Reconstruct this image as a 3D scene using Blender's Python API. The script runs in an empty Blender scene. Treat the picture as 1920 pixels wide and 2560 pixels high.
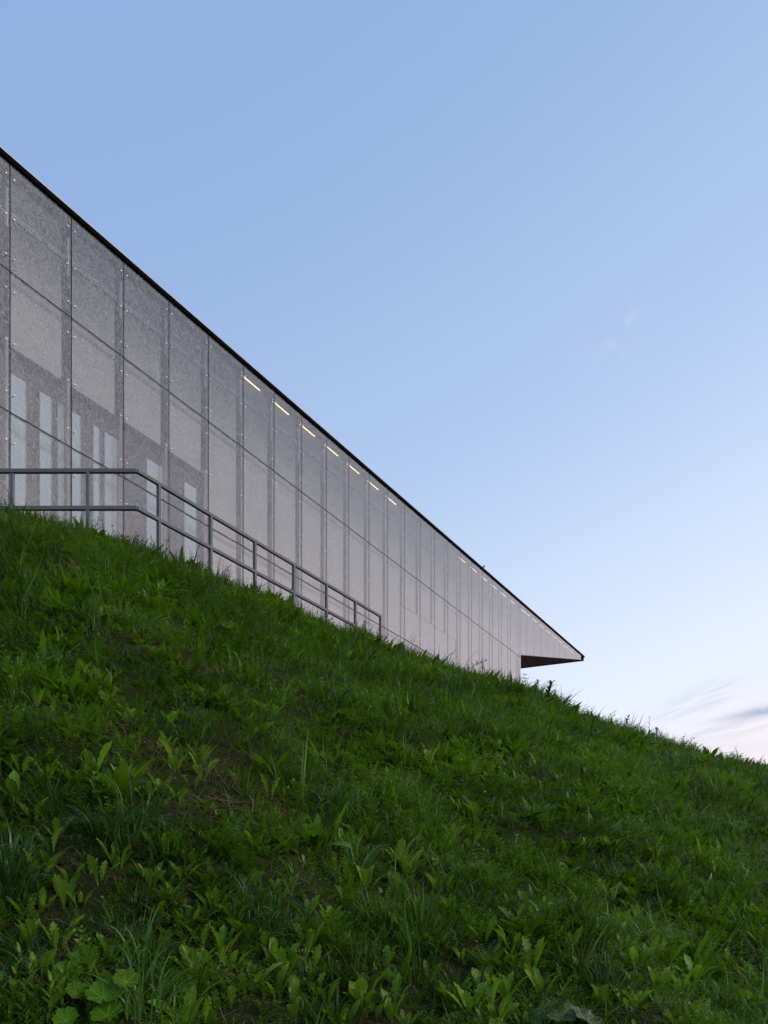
import bpy, math, random
import numpy as np
from mathutils import Vector, Matrix

random.seed(7); rng = np.random.default_rng(7)
sc = bpy.context.scene
COL = sc.collection
R = math.radians

# ---------------------------------------------------------------- camera
EYE = 1.6
FPX, CX, HY = 1920.0, 960.0, 2152.0          # 24 mm shift lens on a 24 mm wide frame, level
cam_d = bpy.data.cameras.new('camera'); cam = bpy.data.objects.new('camera', cam_d); COL.objects.link(cam)
cam.location = (0, 0, EYE); cam.rotation_euler = (R(90), 0, 0)
cam_d.sensor_fit = 'HORIZONTAL'; cam_d.sensor_width = 24; cam_d.lens = 24
cam_d.shift_y = (HY-1280)/1920.0
cam_d.clip_start = 0.05; cam_d.clip_end = 6000
sc.camera = cam
sc.render.resolution_x, sc.render.resolution_y = 768, 1024

# ---------------------------------------------------------------- sky, sun, exposure
SUN_AZ, SUN_EL = R(110), R(36)                 # azimuth clockwise from +Y (to the right)
w = bpy.data.worlds.new('World'); sc.world = w; w.use_nodes = True
nt = w.node_tree; nt.nodes.clear()
def wn(t, **k):
    n = nt.nodes.new(t)
    for a, b in k.items(): setattr(n, a, b)
    return n
def wl(a, b): nt.links.new(a, b)
def wmath(op, a, b=None, clamp=False):
    n = wn('ShaderNodeMath', operation=op, use_clamp=clamp)
    for i, v in enumerate((a, b)):
        if v is None: continue
        if isinstance(v, (int, float)): n.inputs[i].default_value = v
        else: wl(v, n.inputs[i])
    return n.outputs[0]
tc = wn('ShaderNodeTexCoord'); sp = wn('ShaderNodeSeparateXYZ'); wl(tc.outputs['Generated'], sp.inputs[0])
dx, dy, dz = sp.outputs
nsky = wn('ShaderNodeTexSky', sky_type='NISHITA'); nsky.sun_disc = False
nsky.sun_elevation = SUN_EL; nsky.sun_rotation = SUN_AZ; nsky.air_density = 1.0; nsky.dust_density = 0.6; nsky.ozone_density = 2.0
s_el = wmath('ADD', wmath('SUBTRACT', dz, wmath('MULTIPLY', dx, 0.36)), 0.05)
ramp = wn('ShaderNodeValToRGB'); wl(s_el, ramp.inputs[0]); ramp.color_ramp.interpolation = 'B_SPLINE'
stops = [(0.0, (.95, .81, .845)), (0.06, (.925, .855, .91)), (0.12, (.85, .885, .985)), (0.30, (.64, .755, .945)), (0.44, (.47, .61, .84)),
         (0.56, (.415, .55, .81)), (0.70, (.325, .47, .755)), (0.87, (.278, .425, .735)), (1.0, (.25, .40, .70))]
el = ramp.color_ramp.elements
while len(el) < len(stops): el.new(0.5)
for e, (p, c) in zip(el, stops): e.position = p; e.color = (*c, 1)
# thin clouds low in the sky toward the sunset, and one faint puff higher up
mp = wn('ShaderNodeMapping'); mp.inputs['Rotation'].default_value = (0, R(24), R(10)); mp.inputs['Scale'].default_value = (2.2, 2.2, 13)
wl(tc.outputs['Generated'], mp.inputs[0])
no = wn('ShaderNodeTexNoise'); no.inputs['Scale'].default_value = 1.9; no.inputs['Detail'].default_value = 7; no.inputs['Roughness'].default_value = .55
no.inputs['Distortion'].default_value = .6
wl(mp.outputs[0], no.inputs['Vector'])
def smooth(v, a, b):
    m = wn('ShaderNodeMapRange', interpolation_type='SMOOTHSTEP'); wl(v, m.inputs[0])
    m.inputs[1].default_value = a; m.inputs[2].default_value = b; return m.outputs[0]
low = wmath('SUBTRACT', 1.0, smooth(dz, .05, .24))
wisp = wmath('MULTIPLY', smooth(no.outputs['Fac'], .50, .70), low)
def dirpx(px, py):
    v = Vector(((px-CX)/FPX, 1, (HY-py)/FPX)); v.normalize(); return v
def spot(px, py, rx, ry, tilt, streak=3.0, lo=.35, hi=.7, seed=0.0):
    """soft patch of thin cloud around one sky direction, torn into streaks along its length"""
    c = dirpx(px, py); u = Vector((c.y, -c.x, 0)).normalized(); v = u.cross(c)
    ct, st = math.cos(tilt), math.sin(tilt)
    sb = wn('ShaderNodeVectorMath', operation='SUBTRACT'); wl(tc.outputs['Generated'], sb.inputs[0]); sb.inputs[1].default_value = c
    ab = []
    for q in ((u*ct + v*st)/rx, (v*ct - u*st)/ry):
        n = wn('ShaderNodeVectorMath', operation='DOT_PRODUCT'); n.inputs[1].default_value = q; wl(sb.outputs[0], n.inputs[0]); ab.append(n.outputs['Value'])
    r2 = wmath('ADD', wmath('POWER', ab[0], 2.0), wmath('POWER', ab[1], 2.0))
    cb = wn('ShaderNodeCombineXYZ'); wl(wmath('MULTIPLY', ab[0], .8), cb.inputs[0]); wl(wmath('MULTIPLY', ab[1], streak*.5), cb.inputs[1]); cb.inputs[2].default_value = seed
    nz = wn('ShaderNodeTexNoise'); nz.inputs['Scale'].default_value = 1.6; nz.inputs['Detail'].default_value = 7; nz.inputs['Roughness'].default_value = .6; nz.inputs['Distortion'].default_value = .5; wl(cb.outputs[0], nz.inputs['Vector'])
    m = wmath('MULTIPLY', wmath('POWER', math.e, wmath('MULTIPLY', r2, -1.0)), smooth(dy, 0.0, 0.3))
    return wmath('MULTIPLY', m, smooth(nz.outputs['Fac'], lo, hi))
lens = spot(1925, 1774, .048, .0060, R(8), 1.0, .15, .5, 3.0)
lens2 = wmath('ADD', spot(1740, 1755, .070, .016, R(19), 4.0, .36, .66, 1.0), spot(1800, 1830, .085, .013, R(13), 4.0, .38, .68, 6.0))
puff = spot(1556, 850, .036, .028, R(30), 1.6, .40, .75, 9.0)
def wmix(f, a, b):
    m = wn('ShaderNodeMix', data_type='RGBA'); 
    if isinstance(f, float): m.inputs[0].default_value = f
    else: wl(f, m.inputs[0])
    for s_, v in ((6, a), (7, b)):
        if isinstance(v, tuple): m.inputs[s_].default_value = (*v, 1)
        else: wl(v, m.inputs[s_])
    return m.outputs[2]
c1 = ramp.outputs[0]
nis = wn('ShaderNodeVectorMath', operation='SCALE'); wl(nsky.outputs[0], nis.inputs[0]); nis.inputs['Scale'].default_value = 0.5
c1 = wmix(0.05, c1, nis.outputs[0])
c1 = wmix(wmath('MULTIPLY', wisp, .55), c1, (.66, .70, .80))
c1 = wmix(wmath('MULTIPLY', lens2, .55), c1, (.58, .64, .75))
c1 = wmix(wmath('MULTIPLY', lens, .8), c1, (.36, .44, .60))
c1 = wmix(wmath('MULTIPLY', puff, .36), c1, (.68, .72, .88))
bg = wn('ShaderNodeBackground'); wl(c1, bg.inputs[0]); bg.inputs[1].default_value = 1.0
wo = wn('ShaderNodeOutputWorld'); wl(bg.outputs[0], wo.inputs[0])

sun_d = bpy.data.lights.new('sun', 'SUN'); sun = bpy.data.objects.new('sun', sun_d); COL.objects.link(sun)
sun_d.energy = 1.8; sun_d.angle = R(28); sun_d.color = (1, .90, .85)
sv = Vector((math.sin(SUN_AZ)*math.cos(SUN_EL), math.cos(SUN_AZ)*math.cos(SUN_EL), math.sin(SUN_EL)))
sun.rotation_euler = sv.to_track_quat('Z', 'Y').to_euler(); sun.location = (30, 0, 20)
vs = sc.view_settings; vs.view_transform = 'Standard'; vs.look = 'None'; vs.exposure = 0; vs.gamma = 1; vs.use_curve_mapping = False
sc.cycles.max_bounces = 5; sc.cycles.diffuse_bounces = 3; sc.cycles.transparent_max_bounces = 12; sc.cycles.use_denoising = True; sc.cycles.denoising_prefilter = 'ACCURATE'; sc.cycles.denoising_input_passes = 'RGB_ALBEDO_NORMAL'

# ---------------------------------------------------------------- helpers
def mesh(name, verts, faces, mats=(), smooth_=False, midx=None, attrs=None, uvs=None):
    me = bpy.data.meshes.new(name); me.from_pydata([tuple(v) for v in verts], [], [tuple(f) for f in faces])
    for m in mats: me.materials.append(m)
    if midx is not None: me.polygons.foreach_set('material_index', midx)
    if smooth_: me.polygons.foreach_set('use_smooth', [True]*len(me.polygons))
    if attrs:
        for k, v in attrs.items():
            a = me.attributes.new(k, 'FLOAT', 'POINT'); a.data.foreach_set('value', np.asarray(v, dtype=np.float32))
    if uvs is not None:
        l = me.uv_layers.new(name='UVMap'); li = np.empty(len(me.loops), dtype=np.int32); me.loops.foreach_get('vertex_index', li)
        l.data.foreach_set('uv', np.asarray(uvs, dtype=np.float32)[li].ravel())
    me.update(); return me
def obj(name, me, parent=None, loc=None, mat=None):
    o = bpy.data.objects.new(name, me); COL.objects.link(o)
    if parent: o.parent = parent
    if mat is not None: o.matrix_local = mat
    elif loc is not None: o.location = loc
    return o
def empty(name, loc=(0, 0, 0), rz=0.0):
    o = bpy.data.objects.new(name, None); COL.objects.link(o); o.location = loc; o.rotation_euler = (0, 0, rz); o.empty_display_size = .1; return o
def tag(o, label=None, cat=None, group=None, kind=None):
    if label: o['label'] = label
    if cat: o['category'] = cat
    if group: o['group'] = group
    if kind: o['kind'] = kind
    return o
BOXF = [(0, 3, 2, 1), (4, 5, 6, 7), (0, 1, 5, 4), (1, 2, 6, 5), (2, 3, 7, 6), (3, 0, 4, 7)]
def box_v(x0, x1, y0, y1, z0, z1): return [(x0, y0, z0), (x1, y0, z0), (x1, y1, z0), (x0, y1, z0), (x0, y0, z1), (x1, y0, z1), (x1, y1, z1), (x0, y1, z1)]
def bevel_box(name, x0, x1, y0, y1, z0, z1, mats, b=.004):
    import bmesh
    bm = bmesh.new(); vv = [bm.verts.new(v) for v in box_v(x0, x1, y0, y1, z0, z1)]
    for f in BOXF: bm.faces.new([vv[i] for i in f])
    bmesh.ops.bevel(bm, geom=list(bm.edges), offset=b, segments=1, affect='EDGES')
    me = bpy.data.meshes.new(name); bm.to_mesh(me); bm.free()
    for m in mats: me.materials.append(m)
    return me
def newmat(name):
    m = bpy.data.materials.new(name); m.use_nodes = True; m.node_tree.nodes.clear(); return m, m.node_tree
class NT:
    def __init__(s, tree): s.t = tree
    def n(s, typ, **k):
        o = s.t.nodes.new(typ)
        ins = k.pop('ins', {})
        for a, b in k.items(): setattr(o, a, b)
        for a, b in ins.items():
            if hasattr(b, 'is_output'): s.t.links.new(b, o.inputs[a])
            else: o.inputs[a].default_value = b
        return o
    def math(s, op, a, b=0.0, clamp=False): return s.n('ShaderNodeMath', operation=op, use_clamp=clamp, ins={0: a, 1: b}).outputs[0]
    def mix(s, f, a, b, blend='MIX'):
        a = a if hasattr(a, 'is_output') else (*a, 1); b = b if hasattr(b, 'is_output') else (*b, 1)
        return s.n('ShaderNodeMix', data_type='RGBA', blend_type=blend, ins={0: f, 6: a, 7: b}).outputs[2]
    def rng(s, v, a, b, c=0.0, d=1.0): return s.n('ShaderNodeMapRange', interpolation_type='SMOOTHSTEP', ins={0: v, 1: a, 2: b, 3: c, 4: d}).outputs[0]
    def noise(s, vec, scale, detail=3, rough=.5, dist=0): return s.n('ShaderNodeTexNoise', ins={'Vector': vec, 'Scale': scale, 'Detail': detail, 'Roughness': rough, 'Distortion': dist}).outputs['Fac']
    def out(s, sh): s.t.links.new(sh, s.n('ShaderNodeOutputMaterial').inputs[0])

def simple_mat(name, col, rough=.5, metal=0.0, var=.15, scale=6.0, spec=.5, bump=0.0):
    m, t = newmat(name); q = NT(t)
    pos = q.n('ShaderNodeNewGeometry').outputs['Position']
    f = q.noise(pos, scale, 5, .6)
    c = q.mix(f, tuple(x*(1-var) for x in col), tuple(min(1, x*(1+var)) for x in col))
    b = q.n('ShaderNodeBsdfPrincipled', ins={'Base Color': c, 'Roughness': q.math('ADD', q.math('MULTIPLY', f, .2), rough-.1), 'Metallic': metal, 'Specular IOR Level': spec})
    if bump:
        bn = q.n('ShaderNodeBump', ins={'Strength': bump, 'Distance': .01, 'Height': q.noise(pos, scale*6, 4)}); t.links.new(bn.outputs[0], b.inputs['Normal'])
    q.out(b.outputs[0]); return m

# ---------------------------------------------------------------- terrain: a grassy bank with its crest in front of the building
# crest: picture column -> row of bare ground at the crest, distance in metres
CR = [(-700, 1300, 10.6), (-300, 1296, 10.9), (0, 1302, 11.1), (120, 1312, 11.15), (220, 1334, 11.2), (345, 1378, 11.3), (430, 1402, 11.9), (540, 1450, 12.8), (640, 1488, 13.8),
      (740, 1544, 14.8), (860, 1594, 16.2), (1000, 1640, 17.5), (1100, 1682, 18.3), (1200, 1708, 19.0), (1300, 1732, 19.8), (1400, 1778, 20.4),
      (1500, 1816, 21.0), (1600, 1842, 21.6), (1700, 1882, 22.2), (1800, 1906, 22.8), (1920, 1932, 23.5), (2300, 1990, 25.0), (3000, 2070, 28.0)]
ph, pr, pz = [], [], []
for px, py, Y in CR:
    a = (px-CX)/FPX; ph.append(math.atan(a)); pr.append(Y*math.hypot(a, 1)); pz.append((HY-py)/FPX*Y)
P0 = [(-math.pi, 12, -1.6), (-2.4, 12, -1.6), (-1.6, 13.0, 3.4), (-1.2, 13.0, 4.9)]; P1 = [(1.15, 34, -.4), (1.6, 36, -1.6), (math.pi, 36, -1.6)]
ph = np.array([p[0] for p in P0]+ph+[p[0] for p in P1]); pr = np.array([p[1] for p in P0]+pr+[p[1] for p in P1]); pz = np.array([p[2] for p in P0]+pz+[p[2] for p in P1])
_pf = np.linspace(-math.pi, math.pi, 1441)
def _sm(y):
    v = np.interp(_pf, ph, y); k = np.exp(-(np.arange(-12, 13)/5.0)**2); k /= k.sum()
    return np.convolve(np.pad(v, 12, mode='edge'), k, 'valid')
_rc, _zc = _sm(pr), _sm(pz)
_lat = rng.random((64, 64))
def vnoise(x, y, s):
    x = np.asarray(x)*s; y = np.asarray(y)*s; xi = np.floor(x).astype(int); yi = np.floor(y).astype(int); fx = x-xi; fy = y-yi
    fx = fx*fx*(3-2*fx); fy = fy*fy*(3-2*fy); g = lambda i, j: _lat[i % 64, j % 64]
    return (g(xi, yi)*(1-fx)+g(xi+1, yi)*fx)*(1-fy)+(g(xi, yi+1)*(1-fx)+g(xi+1, yi+1)*fx)*fy
def height(x, y):
    """ground height above the eye"""
    x = np.asarray(x, float); y = np.asarray(y, float)
    f = np.arctan2(x, y); r = np.hypot(x, y)
    rc = np.interp(f, _pf, _rc); zc = np.interp(f, _pf, _zc)
    r0 = np.interp(f, [-math.pi, -1.3, -.5, .5, 1.3, math.pi], [2.5, 1.7, 1.6, .9, 1.2, 2.5])
    k = np.interp(f, [-1.2, -.46, 0, .46, 1.2], [.22, .22, .30, .34, .34])
    t = np.clip((r-r0)/(rc-r0), 0, None)
    g = np.where(t < 1, t*(1+k-k*t), 1)
    # round the toe and the shoulder off
    t2 = np.clip(t, 0, 1.35); over = np.clip(t-1, 0, .06); g = np.where(t >= 1, 1+(1-k)*(over-over**2/.12), g)
    g = np.where(t < .06, t*t/.12*(1+k)+.0, g-np.where(t < 1, .03*(1-np.clip(t, 0, 1))*(1+k), 0))
    h = -EYE+(zc+EYE)*g
    far = np.clip((r-rc-4)/60, 0, 1); h = h-(h+EYE)*far*far*(3-2*far)*np.where(r > rc+4, 1, 0)*np.interp(f, [-1.2, -.5, .35, .8], [0, 0, .0, 1])
    bump = (vnoise(x, y, .9)-.5)*.18+(vnoise(x+9, y+5, 2.6)-.5)*.11
    return h+bump*np.clip((r-1)/2, 0, 1)*np.clip(1.3-(r-26)/10, 0, 1)
def on_ground(px, py):
    """picture point -> the place on the bank it lands on"""
    Y = np.linspace(1.2, 40, 6000); X = (px-CX)/FPX*Y; Z = (HY-py)/FPX*Y
    d = Z-height(X, Y); i = int(np.argmax(d < 0)) if (d < 0).any() else int(np.argmin(d))
    return float(X[i]), float(Y[i]), float(height(X[i], Y[i])+EYE)
def gz(x, y): return float(height(x, y))+EYE

phis = np.unique(np.concatenate([np.linspace(-math.pi, -.75, 50), np.linspace(-.75, .75, 260), np.linspace(.75, math.pi, 50)]))
rs = np.unique(np.concatenate([np.linspace(.0, 1.5, 5)[1:], np.linspace(1.5, 30, 190), np.geomspace(30, 4000, 40)]))
FF, RR = np.meshgrid(phis[:-1], rs); GX, GY = RR*np.sin(FF), RR*np.cos(FF); GZ = height(GX, GY)+EYE
nf = len(phis)-1
gv = [(0, 0, float(gz(0, 0.01)))]+list(zip(GX.ravel(), GY.ravel(), GZ.ravel()))
gf = [(0, 1+(j+1) % nf, 1+j) for j in range(nf)]
for i in range(len(rs)-1):
    for j in range(nf):
        a = 1+i*nf+j; b = 1+i*nf+(j+1) % nf; gf.append((a, b, b+nf, a+nf))
m_soil, t = newmat('soil_and_thatch'); q = NT(t); pos = q.n('ShaderNodeNewGeometry').outputs['Position']
f1 = q.noise(pos, 2.2, 5); f2 = q.noise(pos, 45, 4, .7)
c = q.mix(q.rng(f1, .4, .62), (.008, .017, .003), (.020, .018, .007)); c = q.mix(q.rng(f2, .35, .75), c, (.040, .036, .014)); c = q.mix(q.rng(f2, .25, .45, 1, 0), c, (.012, .012, .006))
b = q.n('ShaderNodeBsdfPrincipled', ins={'Base Color': c, 'Roughness': .95, 'Specular IOR Level': .1, 'Normal': q.n('ShaderNodeBump', ins={'Strength': .8, 'Distance': .03, 'Height': f2}).outputs[0]}); q.out(b.outputs[0])
tag(obj('ground', mesh('ground', gv, gf, [m_soil], True)), kind='structure')

# ---------------------------------------------------------------- the museum-like long glass building
TH = math.atan((1975-CX)/FPX); PW = 1.4; K = 14.73
OX, OY = -7.06, 14.50                                   # foot of joint 0 on the facade plane
J1, J2, J3 = .7554*K+EYE, .575*K+EYE, (.575-.1804)*K+EYE
def roof_z(n): return 13.27+.0415*n+EYE
NE, NT_ = 22.24, 32.55                                  # end wall, tip of the canopy (in panel widths)
N0 = -4
# local axes of the building: +x along the facade (away), +y into the building, z up
bld = empty('museum_building', (OX, OY, 0), math.pi/2-TH)
tag(bld, 'long low building clad in grey printed glass panels with a pointed roof canopy', 'building')
BASE = 5.9

dvec = (math.sin(TH), math.cos(TH), 0)
m_glass, t = newmat('printed_glass'); q = NT(t); geo = q.n('ShaderNodeNewGeometry'); pos = geo.outputs['Position']
along = q.n('ShaderNodeVectorMath', operation='DOT_PRODUCT', ins={0: pos, 1: dvec}).outputs['Value']
sx = q.n('ShaderNodeSeparateXYZ', ins={0: pos}); z = sx.outputs['Z']
uv = q.n('ShaderNodeCombineXYZ', ins={0: along, 1: z, 2: 0.0}).outputs[0]
warp = q.n('ShaderNodeVectorMath', operation='ADD', ins={0: uv, 1: q.n('ShaderNodeVectorMath', operation='SCALE', ins={0: q.n('ShaderNodeTexNoise', ins={'Vector': uv, 'Scale': 2.5, 'Detail': 2.0}).outputs['Color'], 'Scale': .35}).outputs[0]}).outputs[0]
pat1 = q.noise(q.n('ShaderNodeMapping', ins={'Vector': warp, 'Rotation': (0, 0, R(38)), 'Scale': (3.4, 1, 1)}).outputs[0], 13.0, 3, .65, .5)
pat2 = q.noise(q.n('ShaderNodeMapping', ins={'Vector': warp, 'Rotation': (0, 0, R(-20)), 'Scale': (3.0, 1, 1)}).outputs[0], 17.0, 2, .6, .3)
dots = q.n('ShaderNodeTexVoronoi', ins={'Vector': uv, 'Scale': 38.0, 'Randomness': .15}).outputs['Distance']
pm = q.math('MAXIMUM', pat1, pat2)
hgt = q.rng(q.math('ADD', z, q.math('MULTIPLY', q.noise(uv, .7, 3), 2.4)), 8.5, 16.0, 0.0, .13)
dens = q.rng(q.math('SUBTRACT', pm, q.math('MULTIPLY', q.math('SUBTRACT', dots, .35), .10)), .45, .69, .11, .60)
dens = q.math('SUBTRACT', dens, hgt, True)
ink = q.mix(q.noise(uv, 3.0, 3), (.46, .428, .428), (.55, .513, .51))
dif = q.n('ShaderNodeBsdfDiffuse', ins={'Color': ink})
tl = q.n('ShaderNodeBsdfTranslucent', ins={'Color': ink})
inksh = q.n('ShaderNodeMixShader', ins={0: .22, 1: dif.outputs[0], 2: tl.outputs[0]})
tr = q.n('ShaderNodeBsdfTransparent', ins={'Color': (.94, .95, .955, 1)})
body = q.n('ShaderNodeMixShader', ins={0: dens, 1: tr.outputs[0], 2: inksh.outputs[0]})
f_ = q.n('ShaderNodeFresnel', ins={'IOR': 1.52}).outputs[0]; refl = q.math('DIVIDE', q.math('MULTIPLY', f_, 2.0), q.math('ADD', f_, 1.0))   # both surfaces of the pane
bmp = q.n('ShaderNodeBump', ins={'Strength': .10, 'Distance': .004, 'Height': pat1})
gl = q.n('ShaderNodeBsdfGlossy', ins={'Color': (1.0, .955, .95, 1), 'Roughness': .22, 'Normal': bmp.outputs[0]})
q.out(q.n('ShaderNodeMixShader', ins={0: refl, 1: body.outputs[0], 2: gl.outputs[0]}).outputs[0])
m_gback, t = newmat('clear_glass_back'); q = NT(t)
q.out(q.n('ShaderNodeBsdfTransparent', ins={'Color': (.97, .98, .98, 1)}).outputs[0])
m_gedge, t = newmat('glass_edge'); q = NT(t)
q.out(q.n('ShaderNodeMixShader', ins={0: .35, 1: q.n('ShaderNodeBsdfDiffuse', ins={'Color': (.05, .12, .13, 1)}).outputs[0], 2: q.n('ShaderNodeBsdfGlossy', ins={'Color': (.6, .85, .9, 1), 'Roughness': .1}).outputs[0]}).outputs[0])
m_clad, t = newmat('cladding_painted_shade'); q = NT(t); pos = q.n('ShaderNodeNewGeometry').outputs['Position']
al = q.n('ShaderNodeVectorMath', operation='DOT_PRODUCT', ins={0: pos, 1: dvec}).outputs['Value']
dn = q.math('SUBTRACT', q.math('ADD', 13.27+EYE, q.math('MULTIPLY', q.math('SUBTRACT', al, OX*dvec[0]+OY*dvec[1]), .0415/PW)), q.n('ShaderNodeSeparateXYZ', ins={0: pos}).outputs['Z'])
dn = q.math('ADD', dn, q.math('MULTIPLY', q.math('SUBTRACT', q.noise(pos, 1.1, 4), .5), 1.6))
c = q.mix(q.rng(dn, .5, 3.2), (.085, .085, .095), (.48, .478, .475)); c = q.mix(q.rng(dn, 3.2, 7.4), c, (.82, .77, .76))  # shade under the roof edge painted into the colour: dark at top, paler downward
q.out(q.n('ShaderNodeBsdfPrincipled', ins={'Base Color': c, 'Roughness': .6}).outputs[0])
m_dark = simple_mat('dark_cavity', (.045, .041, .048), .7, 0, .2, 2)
m_lower = simple_mat('plum_grey_wall', (.065, .056, .064), .6, 0, .12, 2)
m_black = simple_mat('black_fascia', (.0035, .0035, .004), .9, 0, .2, 4, .04)
m_cap = simple_mat('pale_metal_cap', (.52, .46, .46), .5, .2, .05, 3)
m_alu = simple_mat('aluminium', (.55, .56, .58), .35, .5, .08, 6)
m_bolt = simple_mat('steel_button', (.80, .74, .72), .3, .35, .05, 10)
m_win, t = newmat('window_pane'); q = NT(t)
q.out(q.n('ShaderNodeBsdfPrincipled', ins={'Base Color': (.70, .88, .97, 1), 'Roughness': .10, 'Specular IOR Level': .8}).outputs[0])
m_lamp, t = newmat('lit_strip'); q = NT(t)
q.out(q.n('ShaderNodeEmission', ins={'Color': (1, .76, .38, 1), 'Strength': 2.0}).outputs[0])
m_lamp2, t = newmat('dim_lit_strip'); q = NT(t)
q.out(q.n('ShaderNodeEmission', ins={'Color': (1, .78, .42, 1), 'Strength': 1.5}).outputs[0])
m_roof = simple_mat('roof_membrane', (.10, .10, .105), .8)
m_plinth = simple_mat('concrete_plinth', (.22, .21, .205), .8, 0, .15, 3)
m_soff, t = newmat('soffit_boards'); q = NT(t); tcx = q.n('ShaderNodeTexCoord').outputs['Object']
sx = q.n('ShaderNodeSeparateXYZ', ins={0: tcx}); wv = q.n('ShaderNodeTexWave', ins={'Vector': tcx, 'Scale': 1.3, 'Distortion': .6, 'Detail': 2.0}); wv.bands_direction = 'Y'
q.out(q.n('ShaderNodeBsdfPrincipled', ins={'Base Color': q.mix(wv.outputs['Fac'], (.13, .066, .044), (.22, .12, .085)), 'Roughness': .95, 'Specular IOR Level': .05}).outputs[0])

GAP, TK = .011, .016
def glass(n0, n1, z0l, z0r, z1l, z1r):
    """one pane between two joints; corners may differ in height. Mesh is local to its lower left corner"""
    a, b = GAP, (n1-n0)*PW-GAP
    v = [(a, 0, 0), (b, 0, z0r-z0l), (b, TK, z0r-z0l), (a, TK, 0), (a, 0, z1l-z0l), (b, 0, z1r-z0l), (b, TK, z1r-z0l), (a, TK, z1l-z0l)]
    return mesh('glass_panel', v, BOXF, [m_glass, m_gback, m_gedge], midx=[2, 2, 0, 2, 1, 2])
def button_mesh():
    v, f = [], []; n = 10
    for (y, r_) in ((0.0, .021), (-.009, .021), (-.016, .013)):
        for i in range(n): a = 2*math.pi*i/n; v.append((r_*math.cos(a), y, r_*math.sin(a)))
    for k in range(2):
        for i in range(n): j = (i+1) % n; f.append((k*n+i, k*n+j, (k+1)*n+j, (k+1)*n+i))
    f.append(tuple(range(2*n, 3*n))); 
    b0 = len(v)                                       # the short arm behind that ties the button to the mullion
    v += box_v(-.006, .006, .02, .10, -.006, .006); f += [tuple(b0+i for i in q_) for q_ in BOXF]
    me = mesh('fixing_button', v, f, [m_bolt], True); return me
ME_BUT = button_mesh()
ME_CACHE = {}
def add_panel(n0, n1, z0l, z0r, z1l, z1r, nb=3, key=None, but=True):
    me = ME_CACHE.get(key) if key else None
    if me is None:
        me = glass(n0, n1, z0l, z0r, z1l, z1r)
        if key: ME_CACHE[key] = me
    p = obj('glass_panel', me, bld, (n0*PW, 0, z0l))
    W = (n1-n0)*PW
    if but:
        for side, xx in ((0, .085), (1, W-.085)):
            zt = (z1l if side == 0 else z1r)-z0l
            fr_ = {3: (.13, .5, .87), 2: (.22, .78)}[nb]
            for f_ in fr_: obj('fixing_button', ME_BUT, p, (xx, -.001, zt*f_))
    return p
for n in range(N0, 33):
    a, b = float(n), float(n+1)
    if n < 22:
        add_panel(a, b, J1+GAP, J1+GAP, roof_z(a)-.096, roof_z(b)-.096, 3)
        add_panel(a, b, J2+GAP, J2+GAP, J1-GAP, J1-GAP, 3, 'mid')
        add_panel(a, b, BASE, BASE, J2-GAP, J2-GAP, 3, 'low')
    elif n == 22:
        add_panel(a, NE, J1+GAP, J1+GAP, roof_z(a)-.096, roof_z(NE)-.096, 3, None, False)
        add_panel(a, NE, J2+GAP, J2+GAP, J1-GAP, J1-GAP, 3, None, False); add_panel(a, NE, BASE, BASE, J2-GAP, J2-GAP, 3, None, False)
SOF0, SOF1 = .764*K+EYE, .969*K+EYE; NS = 32.4
def sof_z(n): return SOF0+(SOF1-SOF0)*(n-NE)/(NS-NE)
cj = [NE]+[float(k) for k in range(23, 33)]
for a, b in zip(cj[:-1], cj[1:]):
    add_panel(a+ (.0 if a > NE else .0), b, sof_z(a)+.01, sof_z(b)+.01, roof_z(a)-.096, roof_z(b)-.096, 2, None, False)
# wall behind the glass: pale cladding sheets with a slot at every joint, dark cavity behind, ceiling on top
CZ = .16
def part_box(name, x0, x1, y0, y1, z0, z1, mat, parent=None):
    return obj(name, mesh(name, box_v(0, x1-x0, 0, y1-y0, 0, z1-z0), BOXF, [mat]), parent or bld, (x0, y0, z0))
WB = .668*K+EYE; wedge_q = []
def slab(name, n0, n1, y0, y1, zb, drop0, mat):
    """box whose top follows the roof line"""
    v = [(n0*PW, y0, zb), (n1*PW, y0, zb), (n1*PW, y1, zb), (n0*PW, y1, zb), (n0*PW, y0, roof_z(n0)-drop0), (n1*PW, y0, roof_z(n1)-drop0), (n1*PW, y1, roof_z(n1)-drop0), (n0*PW, y1, roof_z(n0)-drop0)]
    return obj(name, mesh(name, v, BOXF, [mat]), bld)
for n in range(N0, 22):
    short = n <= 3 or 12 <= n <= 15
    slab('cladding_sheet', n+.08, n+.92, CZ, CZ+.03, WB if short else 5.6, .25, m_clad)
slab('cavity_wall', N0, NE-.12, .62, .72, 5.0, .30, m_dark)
part_box('lower_wall', N0*PW, 4.0*PW, .34, .40, 5.0, WB-.05, m_lower)
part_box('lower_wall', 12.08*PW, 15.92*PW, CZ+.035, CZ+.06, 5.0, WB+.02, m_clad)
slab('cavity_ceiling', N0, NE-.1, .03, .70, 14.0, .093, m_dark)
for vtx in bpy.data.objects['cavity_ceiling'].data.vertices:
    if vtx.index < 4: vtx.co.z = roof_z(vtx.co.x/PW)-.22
def fpx(px, dback):
    """picture column -> distance along the facade for something dback behind the glass"""
    # ray (k,1) hits the line O + s*d + dback*inward
    k = (px-CX)/FPX; d = (math.sin(TH), math.cos(TH)); i = (-math.cos(TH), math.sin(TH))
    ox, oy = OX+dback*i[0], OY+dback*i[1]
    return (k*oy-ox)/(d[0]-k*d[1])
WT = .640*K+EYE
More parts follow.
